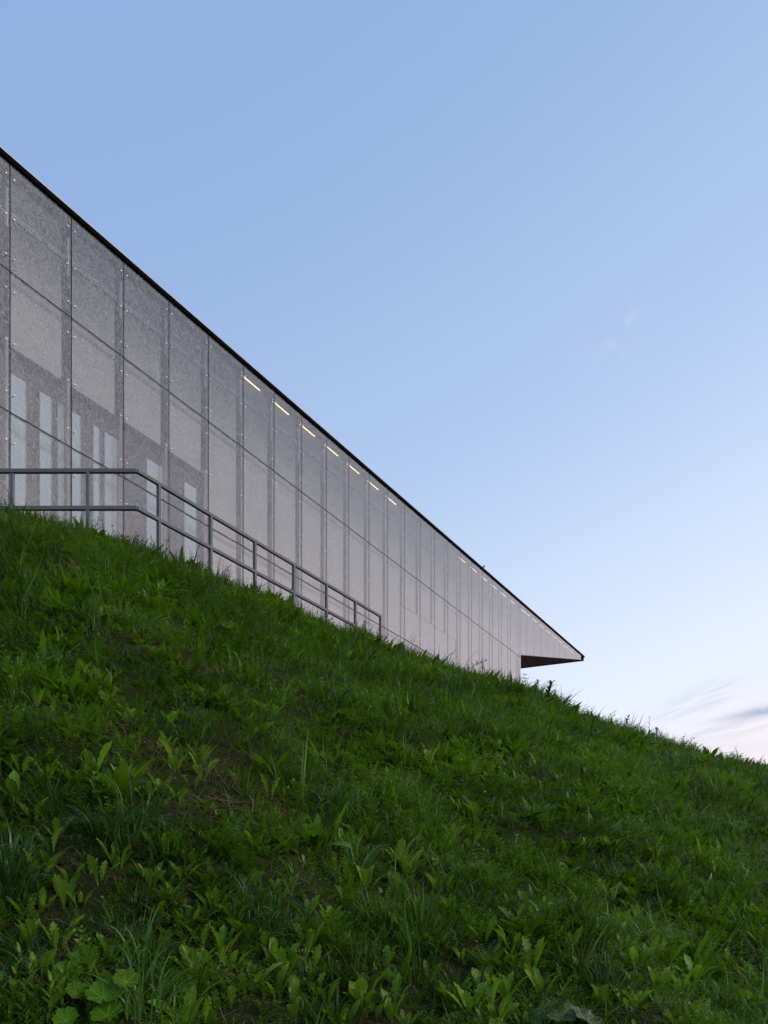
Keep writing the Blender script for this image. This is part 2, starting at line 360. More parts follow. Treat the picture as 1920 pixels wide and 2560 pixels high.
for x0, x1 in ((27, 62), (100, 126), (145, 156), (180, 199), (234, 246), (262, 289), (367, 404), (461, 489), (-70, -30), (-120, -95)):
    a, b = fpx(x0, .30), fpx(x1, .30)
    p = part_box('window', a, b, .295, .332, 5.2, WT, m_win)
    part_box('frame', -.02, 0.0, -.008, .03, 0, WT-5.2, m_alu, p); part_box('frame', b-a, b-a+.02, -.008, .03, 0, WT-5.2, m_alu, p)
    part_box('frame', 0, b-a, -.008, .03, .9, .93, m_alu, p)
for x0, x1 in ((1257, 1266), (1279, 1286), (1299, 1301.5)):
    part_box('window', fpx(x0, .02), fpx(x1, .02), .05, .08, 5.2, .664*K+EYE, m_win)
for n in range(N0, 23):
    slab('mullion', n-.022, n+.022, .10, .135, J1+.9, .5, m_alu)
    if n <= 4: part_box('mullion', (n-.02)*PW, (n+.02)*PW, .10, .135, 5.2, WB+.1, m_alu)
for n in range(N0, 23): slab('joint_gasket', n-.013, n+.013, .019, .034, BASE, .12, m_black)
for n in range(23, 33): wedge_q.append(n)
for zj in (J1, J2): part_box('joint_gasket', N0*PW, NE*PW, .020, .036, zj-.022, zj+.022, m_black)
# pale bar pair behind the top row, added to stand for the lamps' reflection, and the strip lights under the roof edge
for n in range(N0, 22):
    for k, (f0, f1) in enumerate(((.02, .58), (.66, .95))):
        za, zb_ = roof_z(n+f0)-.93, roof_z(n+f1)-.93
        for dz_ in (0, .055):
            v = [(0, 0, 0), ((f1-f0)*PW, 0, zb_-za), ((f1-f0)*PW, .02, zb_-za), (0, .02, 0)]; v += [(a_, b_, c_+.022) for a_, b_, c_ in v]
            obj('rail', mesh('rail', v, BOXF, [m_alu]), bld, ((n+f0)*PW, .12, za-dz_))  # not a real rail: added bar standing for the lamps' reflection
lamps = [(n, .03, .60) for n in list(range(5, 12))+list(range(16, 22))]+[(22.35, 0, .5)]+[(n, -.1, .50) for n in range(23, 31)]
for n, f0, f1 in lamps:
    za, zb_ = roof_z(n+f0)-.36, roof_z(n+f1)-.36
    yb = .07 if n < 22 else .05
    v = [(0, 0, 0), ((f1-f0)*PW, 0, zb_-za), ((f1-f0)*PW, .03, zb_-za), (0, .03, 0)]; v += [(a_, b_, c_+.016) for a_, b_, c_ in v]
    obj('strip_light', mesh('strip_light', v, BOXF, [m_lamp if n < 12 else m_lamp2]), bld, ((n+f0)*PW, yb, za))
# roof edge, cap, roof, soffit, plinth, end wall
DEP = 26.0
def wedge(name, n0, n1, y0, y1, za, zb, mat):
    """box with sloping bottom and top: za(n), zb(n) give bottom and top"""
    v = [(n0*PW, y0, za(n0)), (n1*PW, y0, za(n1)), (n1*PW, y1, za(n1)), (n0*PW, y1, za(n0)), (n0*PW, y0, zb(n0)), (n1*PW, y0, zb(n1)), (n1*PW, y1, zb(n1)), (n0*PW, y1, zb(n0))]
    return obj(name, mesh(name, v, BOXF, [mat]), bld)
wedge('roof_edge', N0, NT_+.1, -.05, .0, lambda n: roof_z(n)-.100, lambda n: roof_z(n)-.018, m_black)
wedge('edge_cap', N0, NT_+.13, -.062, .10, lambda n: roof_z(n)-.016, lambda n: roof_z(n)+.003, m_cap)
wedge('roof', N0, NT_+.06, .003, DEP, lambda n: roof_z(n)-.088, lambda n: roof_z(n)-.02, m_roof)
wedge('soffit', NE, NS, .03, DEP, sof_z, lambda n: sof_z(n)+.06, m_soff)
wedge('tip_fascia', NS, NT_+.06, .003, DEP, lambda n: SOF1, lambda n: roof_z(n)-.091, m_black)
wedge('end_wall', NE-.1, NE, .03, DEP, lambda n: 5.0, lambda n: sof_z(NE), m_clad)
wedge('plinth', N0, NE+.05, -.03, .6, lambda n: 3.0, lambda n: BASE-.05, m_plinth)
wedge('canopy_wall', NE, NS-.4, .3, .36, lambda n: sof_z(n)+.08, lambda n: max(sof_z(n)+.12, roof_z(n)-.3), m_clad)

for n in wedge_q[:-1]: wedge('joint_gasket', n-.010, n+.010, .019, .03, lambda k: sof_z(k)+.02, lambda k: roof_z(k)-.12, m_black)
# ---------------------------------------------------------------- railing on the bank
m_rail = simple_mat('grey_painted_steel', (.105, .108, .120), .45, .0, .14, 5)
KR = 9.8; DR = KR
def rail_pt(px):            # a point of the long run, from its picture column
    Y = KR*FPX/(1975-px); return ((px-CX)/FPX*Y, Y)
zt = .597*KR+EYE; zl = .540*KR+EYE; T = .060
cx0, cy0 = rail_pt(343); rl = empty('railing', (cx0, cy0, gz(cx0, cy0)))
tag(rl, 'grey steel handrail of square tube with posts along the grassy crest', 'railing')
zb0 = rl.location.z
def tube(name, p, q_, sz, parent, ext=0.0):
    """square tube between two points of the same height, ends mitred by overlap"""
    d = Vector(q_)-Vector(p); L = d.length; me = bevel_box(name, -ext, L+ext, -sz/2, sz/2, -sz/2, sz/2, [m_rail], .005)
    a = math.atan2(d.y, d.x); return obj(name, me, parent, mat=Matrix.Translation(Vector(p)-rl.location) @ Matrix.Rotation(a, 4, 'Z'))
left_end = (cx0-6.6, cy0+.015)
last = rail_pt(951)
for zz, nm in ((zt, 'top_rail'), (zl, 'mid_rail')):
    tube(nm, (*left_end, zz), (cx0, cy0, zz), T, rl, 0.0)
    tube(nm, (cx0, cy0, zz-.0015), (*last, zz-.0015), T-.003, rl, .012)
posts = [(-6.6+k*0+((30-343)/FPX*cy0)+j*-1.15+6.6, 0) for j, k in ((0, 0), (1, 0), (2, 0), (3, 0), (4, 0))]
pl = [(cx0+(220-343)/FPX*cy0, cy0, 0.0)]+[(cx0+(30-343)/FPX*cy0-1.15*j, cy0+.01, 0.0) for j in range(5)]
pl += [(*rail_pt(px), math.pi/2-TH) for px in (397, 526.6, 637, 734, 816, 888, 951)]
for x, y, a in pl:
    zg = gz(x, y)-.25; s = T-.006
    end = abs(x-last[0]) < 1e-4
    me = bevel_box('post', -s/2, s/2, -s/2, s/2, 0, zt-T/2+.01-zg if not end else zt+T/2-zg-.004, [m_rail], .004)
    obj('post', me, rl, mat=Matrix.Translation(Vector((x, y, zg))-rl.location) @ Matrix.Rotation(a, 4, 'Z'))

# ---------------------------------------------------------------- foliage materials
def leaf_mat(name, dark, light, trans=.30, rough=.42, spec=.35, vein=False, sat=1.0):
    m, t = newmat(name); q = NT(t)
    oi = q.n('ShaderNodeObjectInfo').outputs['Random']; at = q.n('ShaderNodeAttribute', attribute_name='tint').outputs['Fac']
    pos = q.n('ShaderNodeNewGeometry').outputs['Position']
    f = q.math('ADD', q.math('MULTIPLY', oi, .35), q.math('MULTIPLY', at, .4)); f = q.math('ADD', f, q.math('MULTIPLY', q.rng(q.noise(pos, .8, 3), .3, .7), .35), True)
    f = q.rng(f, .22, .88)
    c = q.mix(f, dark, light)
    if vein:
        u = q.n('ShaderNodeUVMap').outputs[0]; sx = q.n('ShaderNodeSeparateXYZ', ins={0: u})
        ax = q.math('ABSOLUTE', q.math('SUBTRACT', sx.outputs[0], .5))
        mid = q.rng(ax, .015, .05, 1, 0)
        sid = q.math('SINE', q.math('ADD', q.math('MULTIPLY', sx.outputs[1], 52.0), q.math('MULTIPLY', ax, -32.0)))
        sid = q.math('MULTIPLY', q.rng(sid, .72, 1.0), .40)
        c = q.mix(q.math('MAXIMUM', q.math('MULTIPLY', mid, .75), sid), c, tuple(min(1, x*1.9+.02) for x in light))
        c = q.mix(q.rng(q.noise(u, 6, 3), .5, .75, 0, .35), c, tuple(x*.5 for x in dark))
    p = q.n('ShaderNodeBsdfPrincipled', ins={'Base Color': c, 'Roughness': rough, 'Specular IOR Level': spec})
    tcol = q.mix(.5, c, (light[0]*1.5, light[1]*1.35, light[2]*.6))
    tr = q.n('ShaderNodeBsdfTranslucent', ins={'Color': tcol})
    q.out(q.n('ShaderNodeMixShader', ins={0: trans, 1: p.outputs[0], 2: tr.outputs[0]}).outputs[0]); return m
M_GRASS = leaf_mat('grass_blade', (.006, .027, .002), (.088, .200, .012), .38, .40, .38)
M_BLUE = leaf_mat('bluish_grass_blade', (.010, .042, .005), (.085, .185, .040), .32, .38, .45)
M_COVER = leaf_mat('small_leaf', (.005, .027, .002), (.108, .230, .010), .40, .44, .30)
M_LEAF = leaf_mat('broad_leaf', (.045, .125, .006), (.150, .275, .018), .42, .46, .28, True)
M_ROUND = leaf_mat('round_leaf', (.034, .105, .003), (.072, .165, .005), .42, .6, .12, True)
M_WOOL = leaf_mat('woolly_leaf', (.060, .090, .045), (.095, .130, .070), .12, .8, .15, True)
M_DRY = leaf_mat('dry_straw', (.060, .050, .022), (.17, .140, .066), .15, .7, .15)
M_STALK = leaf_mat('dark_stalk', (.022, .055, .006), (.055, .105, .015), .25, .6, .15)

# ---------------------------------------------------------------- foliage meshes
class B:
    def __init__(s): s.v = []; s.f = []; s.t = []; s.m = []
    def strip(s, pts, wid, side, tint, mi=0, fold=0.0):
        """ribbon through pts; fold>0 makes a keel of three verts per row"""
        b = len(s.v); nv = 2
        for p, w_ in zip(pts, wid):
            s.v += [p-side*w_/2, p+side*w_/2]; s.t += [tint, tint]
        for i in range(len(pts)-1):
            a = b+i*2; s.f.append((a, a+1, a+3, a+2)); s.m.append(mi)
    def blade(s, base, az, L, w_, lean, bend, tint, seg=5, mi=0, twist=0.0):
        d = np.array([math.cos(az), math.sin(az), 0]); side = np.array([-math.sin(az+twist), math.cos(az+twist), 0])
        p = np.array(base, float); pts = [p.copy()]; wid = [w_*.7]
        for i in range(seg):
            tt = (i+.5)/seg; th = lean+bend*tt**1.6
            p = p+(d*math.sin(th)+np.array([0, 0, math.cos(th)]))*L/seg; pts.append(p.copy()); u = (i+1)/seg; wid.append(w_*max(.04, (1-u**2.2)))
        s.strip(pts, wid, side, tint, mi); return pts
    def leaflet(s, p, d, n, L, w_, tint, mi=0):
        """small pointed leaf: a rhombus"""
        side = np.cross(d, n); ln = np.linalg.norm(side); side = side/ln if ln > 1e-6 else np.array([1, 0, 0]); b = len(s.v)
        s.v += [p, p+d*L*.5-side*w_/2+n*L*.05, p+d*L, p+d*L*.5+side*w_/2+n*L*.05]; s.t += [tint]*4
        s.f.append((b, b+1, b+2, b+3)); s.m.append(mi)
    def make(s, name, mats, smooth_=True): return mesh(name, s.v, s.f, mats, smooth_, s.m, {'tint': s.t})
U = random.uniform
def rv():
    a = U(0, 6.283); return a
PROTO = bpy.data.collections.new('plant_prototypes')
def tuft(nb, rad, h0, h1, w0, w1, mats, bend=(.3, 1.7), seg=5, name='grass_tuft', dry=.04):
    b = B()
    for i in range(nb):
        a = rv(); r_ = rad*math.sqrt(U(0, 1)); L = U(h0, h1); mi = 1 if (len(mats) > 1 and U(0, 1) < dry) else 0
        b.blade((r_*math.cos(a), r_*math.sin(a), -.03), a+U(-1, 1), L, U(w0, w1), U(.05, .38), U(*bend), U(0, 1), seg, mi, U(-.7, .7))
    return b.make(name, mats)
def sprig(n_st, L, leafL, leafW, pairs, mats, spread=.6, name='sprig', rad=.05, droop=.5):
    """stems carrying pairs of small leaflets (vetch, yarrow and the like)"""
    b = B()
    for k in range(n_st):
        a = rv(); l_ = L*U(.6, 1.1); r_ = rad*math.sqrt(U(0, 1)); pts = b.blade((r_*math.cos(a), r_*math.sin(a), -.02), a, l_, .003, U(.05, spread), U(.2, droop+.6), U(0, .4), 6)
        for i in range(pairs):
            u = .18+.82*(i+.5)/pairs; x = u*(len(pts)-1); j = min(int(x), len(pts)-2); p = pts[j]+(pts[j+1]-pts[j])*(x-j)
            ax = pts[j+1]-pts[j]; ax = ax/np.linalg.norm(ax); sd = np.array([-math.sin(a), math.cos(a), 0]); up = np.cross(ax, sd)
            for sg in (-1, 1):
                d = sd*sg*U(.5, .95)+ax*U(.5, 1.1)+up*U(-.5, .5); d /= np.linalg.norm(d); nn = up+sd*U(-.8, .8)+ax*U(-.5, .5); nn /= np.linalg.norm(nn)
                b.leaflet(p, d, nn, leafL*U(.7, 1.2)*(1-.45*u), leafW*U(.8, 1.2), U(.2, 1))
    return b.make(name, mats)
def whorl(L, n, leafL, leafW, mats, name):
    """upright leafy stem with narrow leaves all the way up"""
    b = B(); az = rv(); pts = b.blade((0, 0, -.02), az, L, .005, .05, .25, .1, 6)
    for i in range(n):
        u = .1+.9*i/n; x = u*(len(pts)-1); j = min(int(x), len(pts)-2); p = pts[j]+(pts[j+1]-pts[j])*(x-j); a = i*2.4+U(-.3, .3)
        b.blade(p, a, leafL*U(.7, 1.15)*(1-.35*u), leafW, .5+.4*(1-u), .9, U(.2, 1), 4)
    return b.make(name, mats)
def protos(kind, meshes):
    c = bpy.data.collections.new(kind)
    for i, me in enumerate(meshes): o = bpy.data.objects.new('%s_%02d' % (kind, i), me); c.objects.link(o)
    return c
c_grass = protos('grass_clump',
    [tuft(11, .09, .14, .30, .0055, .0095, [M_GRASS, M_DRY], (.7, 2.7), 6) for _ in range(5)] +
    [tuft(9, .08, .20, .40, .0085, .0140, [M_GRASS, M_DRY], (.6, 2.5), 6) for _ in range(3)] +
    [tuft(10, .07, .20, .40, .0070, .0120, [M_BLUE, M_DRY], (1.2, 3.0), 6) for _ in range(3)] +
    [tuft(17, .18, .16, .36, .0090, .0150, [M_GRASS, M_DRY], (.7, 2.7), 5) for _ in range(4)])
COVER = (
    [sprig(6, .21, .040, .0085, 7, [M_COVER], .8, rad=.08) for _ in range(3)] +       # vetch
    [sprig(7, .20, .038, .0050, 11, [M_COVER], .9, rad=.07) for _ in range(3)] +      # yarrow
    [sprig(7, .14, .032, .0170, 4, [M_COVER], 1.1, rad=.08) for _ in range(2)] +      # clover-like
    [whorl(U(.16, .24), 15, .085, .012, [M_COVER], 'sprig') for _ in range(3)] +
    [])
def leafy(n, L0, L1, W0, W1):
    """low clump of small oblong leaves"""
    b = B()
    for i in range(n):
        a = rv(); r_ = .06*math.sqrt(U(0, 1)); L = U(L0, L1); W = U(W0, W1); az = a+U(-.8, .8); th = U(.1, .7); bend = U(.2, 1.2); seg = 5; t_ = U(.2, 1)
        d = np.array([math.cos(az), math.sin(az), 0]); sd = np.array([-math.sin(az), math.cos(az), 0]); p = np.array([r_*math.cos(a), r_*math.sin(a), -.01]); pts = [p.copy()]; wid = [W*.15]
        for k in range(seg):
            u = (k+1)/seg; q_ = th+bend*u; p = p+(d*math.sin(q_)+np.array([0, 0, math.cos(q_)]))*L/seg; pts.append(p.copy()); wid.append(W*max(.05, math.sin(math.pi*(.12+.86*u**1.1))))
        b.strip(pts, wid, sd, t_)
    return b.make('leafy_clump', [M_COVER])
def stalks(n, h0, h1):
    b = B()
    for i in range(n):
        a = rv(); pts = b.blade((U(-.05, .05), U(-.05, .05), -.02), a, U(h0, h1), .0035, U(.02, .2), U(.1, .5), .3, 6)
        tip = pts[-1]; d = pts[-1]-pts[-2]; d /= np.linalg.norm(d)
        for k in range(9):
            dd = d+np.array([U(-.5, .5), U(-.5, .5), U(-.2, .3)]); dd /= np.linalg.norm(dd); b.leaflet(tip-d*k*.012, dd, np.array([0, 1, 0]), .02, .005, .7)
    return b.make('seed_stalk', [M_STALK])
c_cover = protos('herb_clump', COVER+[leafy(8, .10, .19, .026, .046) for _ in range(4)])
c_stalk = protos('seed_stalk', [stalks(4, .28, .45) for _ in range(3)]+[whorl(U(.24, .38), 18, .08, .014, [M_STALK], 'sprig') for _ in range(3)])
def straw():
    b = B()
    for i in range(22): b.blade((U(-.12, .12), U(-.12, .12), U(0, .015)), rv(), U(.08, .24), U(.002, .004), U(1.0, 1.6), U(-.3, .5), U(0, 1), 3)
    return b.make('straw', [M_DRY])
c_straw = protos('straw', [straw() for _ in range(4)])

# ---------------------------------------------------------------- scatter: the uncountable cover of the bank, as instances
def scatter(name, coll, pts, idx, rot, scl, label, cat):
    me = bpy.data.meshes.new(name); me.vertices.add(len(pts)); me.vertices.foreach_set('co', np.asarray(pts, np.float32).ravel())
    a = me.attributes.new('idx', 'INT', 'POINT'); a.data.foreach_set('value', np.asarray(idx, np.int32))
    a = me.attributes.new('rot', 'FLOAT_VECTOR', 'POINT'); a.data.foreach_set('vector', np.asarray(rot, np.float32).ravel())
    a = me.attributes.new('scl', 'FLOAT_VECTOR', 'POINT'); a.data.foreach_set('vector', np.asarray(scl, np.float32).ravel())
    me.update()
    g = bpy.data.node_groups.new(name, 'GeometryNodeTree')
    g.interface.new_socket('Geometry', in_out='INPUT', socket_type='NodeSocketGeometry'); g.interface.new_socket('Geometry', in_out='OUTPUT', socket_type='NodeSocketGeometry')
    N = g.nodes.new; gi, go = N('NodeGroupInput'), N('NodeGroupOutput'); ip = N('GeometryNodeInstanceOnPoints'); ci = N('GeometryNodeCollectionInfo')
    ci.inputs[0].default_value = coll; ci.inputs['Separate Children'].default_value = True; ci.inputs['Reset Children'].default_value = True
    def na(nm, ty): n = N('GeometryNodeInputNamedAttribute'); n.data_type = ty; n.inputs[0].default_value = nm; return n.outputs[0]
    er = N('FunctionNodeEulerToRotation'); L = g.links.new
    L(na('rot', 'FLOAT_VECTOR'), er.inputs[0]); L(gi.outputs[0], ip.inputs['Points']); L(ci.outputs[0], ip.inputs['Instance']); ip.inputs['Pick Instance'].default_value = True
    L(na('idx', 'INT'), ip.inputs['Instance Index']); L(er.outputs[0], ip.inputs['Rotation']); L(na('scl', 'FLOAT_VECTOR'), ip.inputs['Scale']); L(ip.outputs[0], go.inputs[0])
    o = obj(name, me); md = o.modifiers.new('scatter', 'NODES'); md.node_group = g
    return tag(o, label, cat, kind='stuff')
def bare(x, y):
    """0..1: how bare the bank is here (worn, dry patches toward the left)"""
    n = vnoise(x+3.3, y+7.1, 1.25)*.65+vnoise(x+1.7, y+2.2, 3.1)*.35
    side = np.interp(np.arctan2(x, y), [-.6, -.36, -.12, .1, .5], [.15, .13, .05, -.02, -.10])
    return np.clip((n+side-.77)/.10, 0, 1)
def cloud(N, p, r0, r1, f0=-.62, f1=.62):
    """points over the bank in the visible wedge; density falls with distance as r**(p-1)"""
    r = (r0**(p+1)+rng.random(N)*(r1**(p+1)-r0**(p+1)))**(1/(p+1)); f = rng.uniform(f0, f1, N)
    x, y = r*np.sin(f), r*np.cos(f); rc = np.interp(f, _pf, _rc); ok = r < rc+2.2
    x, y, r = x[ok], y[ok], r[ok]; return x, y, height(x, y)+EYE, r, np.interp(np.arctan2(x, y), _pf, _rc)
# places of the broad-leaved plants come first, so that the grass can leave them room
KN = [(231, 1935), (320, 1945), (174, 1962), (440, 1932), (501, 1912), (6, 1935), (251, 2010), (290, 2002), (39, 2012), (131, 2125), (297, 2170), (401, 2135), (536, 2285), (579, 2306), (143, 2370),
      (482, 2440), (544, 2415), (617, 2490), (463, 2565), (80, 2360), (166, 2270), (883, 2140), (999, 2163), (1026, 2184), (918, 2226), (1111, 2240), (1211, 2352), (825, 2318), (771, 2380), (779, 2430),
      (679, 2410), (709, 2440), (956, 2420), (906, 2530), (940, 2545), (817, 2508), (690, 2490), (1141, 2505), (1199, 2475), (1265, 2500), (1226, 2516), (1180, 2540), (987, 2520), (1022, 2030), (1040, 2034),
      (1072, 1912), (856, 1897), (1130, 2110), (1639, 2157), (1527, 2140), (1666, 2277), (1724, 2258), (1454, 2340), (1427, 2380), (1623, 2403), (1670, 2410), (1411, 2462), (1330, 2425), (1357, 2490),
      (1643, 2475), (1731, 2455), (1700, 2485), (1766, 2560), (1913, 2375), (1901, 2470), (1288, 2315), (1560, 2330), (1500, 2240), (1830, 2300), (1470, 2130), (640, 2130), (700, 2250), (100, 2200)]
ROS = [on_ground(px, py) for px, py in KN]
while len(ROS) < len(KN)+200:
    x, y, z = on_ground(U(-60, 1980), 2575-900*U(0, 1)**1.2)
    if y > 11.0 or math.hypot(x, y) > float(np.interp(math.atan2(x, y), _pf, _rc))-.6: continue
    ROS.append((x, y, z))
RXY = np.array([(p[0], p[1]) for p in ROS]+[on_ground(*p)[:2] for p in ((235, 2530), (170, 2540), (300, 2530), (1390, 2572))])
def crowd(x, y, rad=.055):
    """1 near the foot of a broad-leaved plant (a little toward the viewer), 0 elsewhere"""
    d = np.full(len(x), 9.0)
    for a, b in RXY: d = np.minimum(d, np.hypot(x-a*.985, y-b*.985))
    o = np.clip(1.6-d/rad, 0, 1)
    for px, py, rr in ((1642, 1846, .45), (1642, 1856, .5), (1641, 1872, .5), (997, 1634, .3), (1622, 1852, .25), (1147, 1676, .2), (1366, 1768, .2)):
        a, b, _ = on_ground(px, py); o = np.maximum(o, np.clip(1.7-np.hypot(x-a, y-b)/rr, 0, 1)*1.4)
    return o
# the bank grows in clumps: each clump has its kind and rises toward its middle
cxs, cys, _, crr, _ = cloud(3000, -.05, 1.6, 30); NC = len(cxs)
sp1 = vnoise(cxs+5, cys+40, .55); u = rng.random(NC)*.75+sp1*.5-.12
herb_bias = np.interp(crr, [3, 8, 16], [.0, .02, .05])
kinds = np.select([u < .32, u < .48, u < .58+herb_bias, u < .68+herb_bias, u < .73+herb_bias, u < .86], [5, 3, 0, 1, 2, 4], 0)   # 0 fine grass 1 broad grass 2 blue grass 3 vetch 4 yarrow 5 small broad leaves
ch = rng.uniform(.55, 1.35, NC)*np.where(kinds >= 3, .95, 1.0)
x, y, z, r, rc = cloud(84000, -.25, 1.65, 30)
d1 = np.empty(len(x)); d2 = np.empty(len(x)); ci_ = np.empty(len(x), int)
for a in range(0, len(x), 4000):
    dd = np.hypot(x[a:a+4000, None]-cxs[None], y[a:a+4000, None]-cys[None]); o2 = np.argpartition(dd, 1, axis=1)[:, :2]; v2 = np.take_along_axis(dd, o2, 1); so = np.argsort(v2, 1)
    o2 = np.take_along_axis(o2, so, 1); v2 = np.take_along_axis(v2, so, 1); d1[a:a+4000], d2[a:a+4000] = v2[:, 0], v2[:, 1]; ci_[a:a+4000] = o2[:, 0]
edge = np.clip((d2-d1)/(d2+d1+1e-6)*1.9, 0, 1)
br = bare(x, y); keep = (rng.random(len(x)) > br*.6) & (rng.random(len(x)) > crowd(x, y)*.7) & (rng.random(len(x)) < (.50+.55*edge)*np.interp(r, [5, 9, 14], [1, .80, .62]))
x, y, z, r, rc, br, edge, ci_ = (a[keep] for a in (x, y, z, r, rc, br, edge, ci_)); n = len(x)
kd = kinds[ci_]; kd = np.where(rng.random(n) < .20+.35*(1-edge), np.array([0, 1, 3, 3, 4, 5, 5])[rng.integers(0, 7, n)], kd)
hs = ch[ci_]*(.18+.95*edge)*rng.uniform(.6, 1.3, n)*(1-.4*br)*np.interp(r, [3, 7, 12, 20], [.72, .88, 1.0, 1.15]); hs = hs*np.where((rc-r < 1.6) & (np.arctan2(x, y) < -.05), .68, 1); hs = np.where(rng.random(n) < .04, hs*1.45, hs)
rot = np.stack([rng.normal(0, .22, n), rng.normal(0, .22, n), rng.uniform(0, 6.283, n)], 1)
farm = (r > 7) & (rng.random(n) < .55)
gidx = np.select([(kd == 0) & farm, kd == 0, kd == 1, kd == 2], [rng.integers(11, 15, n), rng.integers(0, 5, n), rng.integers(5, 8, n), rng.integers(8, 11, n)], 0)
hidx = np.select([kd == 3, kd == 4, kd == 5], [np.where(rng.random(n) < .8, rng.integers(0, 3, n), rng.integers(8, 11, n)), rng.integers(3, 6, n), np.where(rng.random(n) < .7, rng.integers(11, 15, n), rng.integers(6, 8, n))], 0)
P3 = np.stack([x, y, z], 1); fs = np.interp(r, [5, 9, 16], [1, 1.25, 1.5]); scl = np.stack([(hs*.45+.5)*fs, (hs*.45+.5)*fs, hs*(fs*.5+.5)], 1); g = kd < 3
scatter('grass', c_grass, P3[g], gidx[g], rot[g], scl[g], 'lush green grass covering the steep bank', 'grass')
hsc = (hs*.7+.35)*np.interp(r, [3, 8, 16], [.9, 1.3, 1.7]); h3 = np.stack([hsc, hsc, hsc], 1)
scatter('low_herbs', c_cover, P3[~g], hidx[~g], rot[~g], h3[~g], 'small leaved vetch and yarrow growing through the bank grass', 'herbs')
# seed stalks, mostly toward the crest
x, y, z, r, rc = cloud(1500, .8, 3, 30); keep = (rng.random(len(x)) < np.clip(1-(rc-r)/5, .06, 1)*.75)
x, y, z = x[keep], y[keep], z[keep]; n = len(x); s = rng.uniform(.6, 1.1, n)
scatter('seed_stalks', c_stalk, np.stack([x, y, z], 1), rng.integers(0, 6, n), np.stack([rng.normal(0, .1, n), rng.normal(0, .1, n), rng.uniform(0, 6.283, n)], 1), np.stack([s, s, s], 1), 'thin stalks with seed heads and narrow leaves along the crest', 'grass stalks')
# straw on bare patches
x, y, z, r, rc = cloud(14000, .1, 1.7, 18); br = bare(x, y); keep = rng.random(len(x)) < br*.9+.05
x, y, z = x[keep], y[keep], z[keep]; n = len(x); s = rng.uniform(.7, 1.3, n)
scatter('dry_thatch', c_straw, np.stack([x, y, z+.01], 1), rng.integers(0, 4, n), np.stack([rng.normal(0, .3, n), rng.normal(0, .3, n), rng.uniform(0, 6.283, n)], 1), np.stack([s, s, s], 1), 'brown dry straw lying on worn patches of the bank', 'straw')

# ---------------------------------------------------------------- broad-leaved plants, each a plant of its own with its leaves
def leaf_mesh(L, W, jag, curl, mat, seed, rows=11, name='leaf', stalk=.16):
    """oblong leaf standing along +z, curling toward +x, with a sunken midrib and a wavy toothed edge"""
    rnd = random.Random(seed); v, f, uv = [], [], []
    th = .08; p = np.array([0., 0, 0]); ph_ = rnd.uniform(0, 6)
    for i in range(rows+1):
        u = i/rows
        prof = (.10+.12*u/stalk if u < stalk else .22+.78*math.sin(math.pi*min(1, ((u-stalk)/(1-stalk)))**.82*.5+0) ** 1.0)
        if u >= stalk: k = (u-stalk)/(1-stalk); prof = .22+.78*math.sin(math.pi*k**1.25)**.85 if k < .999 else .03
        if u >= stalk and (u-stalk)/(1-stalk) > .62: k = (u-stalk)/(1-stalk); prof = max(.03, (1-((k-.62)/.38)**2.2))*(.22+.78*math.sin(math.pi*.62**1.25)**.85)
        hw = W/2*prof*(1+(jag*(1 if i % 2 else -1) if .2 < u < .93 else 0)+rnd.uniform(-.06, .06))
        hw2 = W/2*prof*(1+(jag*(1 if i % 2 else -1) if .2 < u < .93 else 0)+rnd.uniform(-.06, .06))
        dr = np.array([math.sin(th), 0, math.cos(th)]); nm = np.array([math.cos(th), 0, -math.sin(th)])
        wav = .12*W*math.sin(u*9+ph_)
        v += [p+np.array([0, -hw, 0])-nm*(hw*.35)+nm*wav*.5, p.copy(), p+np.array([0, hw2, 0])-nm*(hw2*.35)-nm*wav*.5]
        uv += [(.5-.5*min(1, prof), u), (.5, u), (.5+.5*min(1, prof), u)]
        p = p+dr*L/rows; th += curl/rows*(.4+1.2*u)
    for i in range(rows):
        a = i*3; f += [(a, a+1, a+4, a+3), (a+1, a+2, a+5, a+4)]
    return mesh(name, v, f, [mat], True, None, {'tint': [rnd.random()]*len(v)}, uv)
LEAVES = [leaf_mesh(.22, .055, .10, U(.2, 1.0), M_LEAF, 10+i) for i in range(4)] + [leaf_mesh(.20, .045, .26, U(.3, 1.2), M_LEAF, 20+i, 13) for i in range(4)] + \
         [leaf_mesh(.17, .070, .05, U(.2, .8), M_LEAF, 30+i) for i in range(3)]
def zone(x, y):
    """where on the bank a plant stands, in words"""
    f = math.atan2(x, y); r_ = math.hypot(x, y); t_ = r_/float(np.interp(f, _pf, _rc))
    hgt_ = 'at the bank foot' if t_ < .26 else 'low down' if t_ < .38 else 'halfway up' if t_ < .58 else 'high up'
    return hgt_+(' below the railing' if f < -.03 else ' below the building end' if f < .2 else ' below the pipe')
WORDS = ['no', 'one', 'two', 'three', 'four', 'five', 'six', 'seven', 'eight']
def broad_plant(x, y, z, nl, s, label, kinds, name='broadleaf_weed', up=.5, group='broad-leaved weeds in the grass', cat='weed'):
    e = empty(name, (x, y, z-.02), U(0, 6.28)); tag(e, label, cat, group)
    a0 = U(0, 6.28)
    for i in range(nl):
        k = s*U(.7, 1.15); lean = U(.05, up)
        obj('leaf', random.choice(kinds), e, mat=Matrix.Rotation(a0+i*2.4+U(-.3, .3), 4, 'Z') @ Matrix.Translation((.012, 0, 0)) @ Matrix.Rotation(lean, 4, 'Y') @ Matrix.Rotation(U(-.5, .5), 4, 'Z') @ Matrix.Diagonal((k, k, k, 1)))
    return e
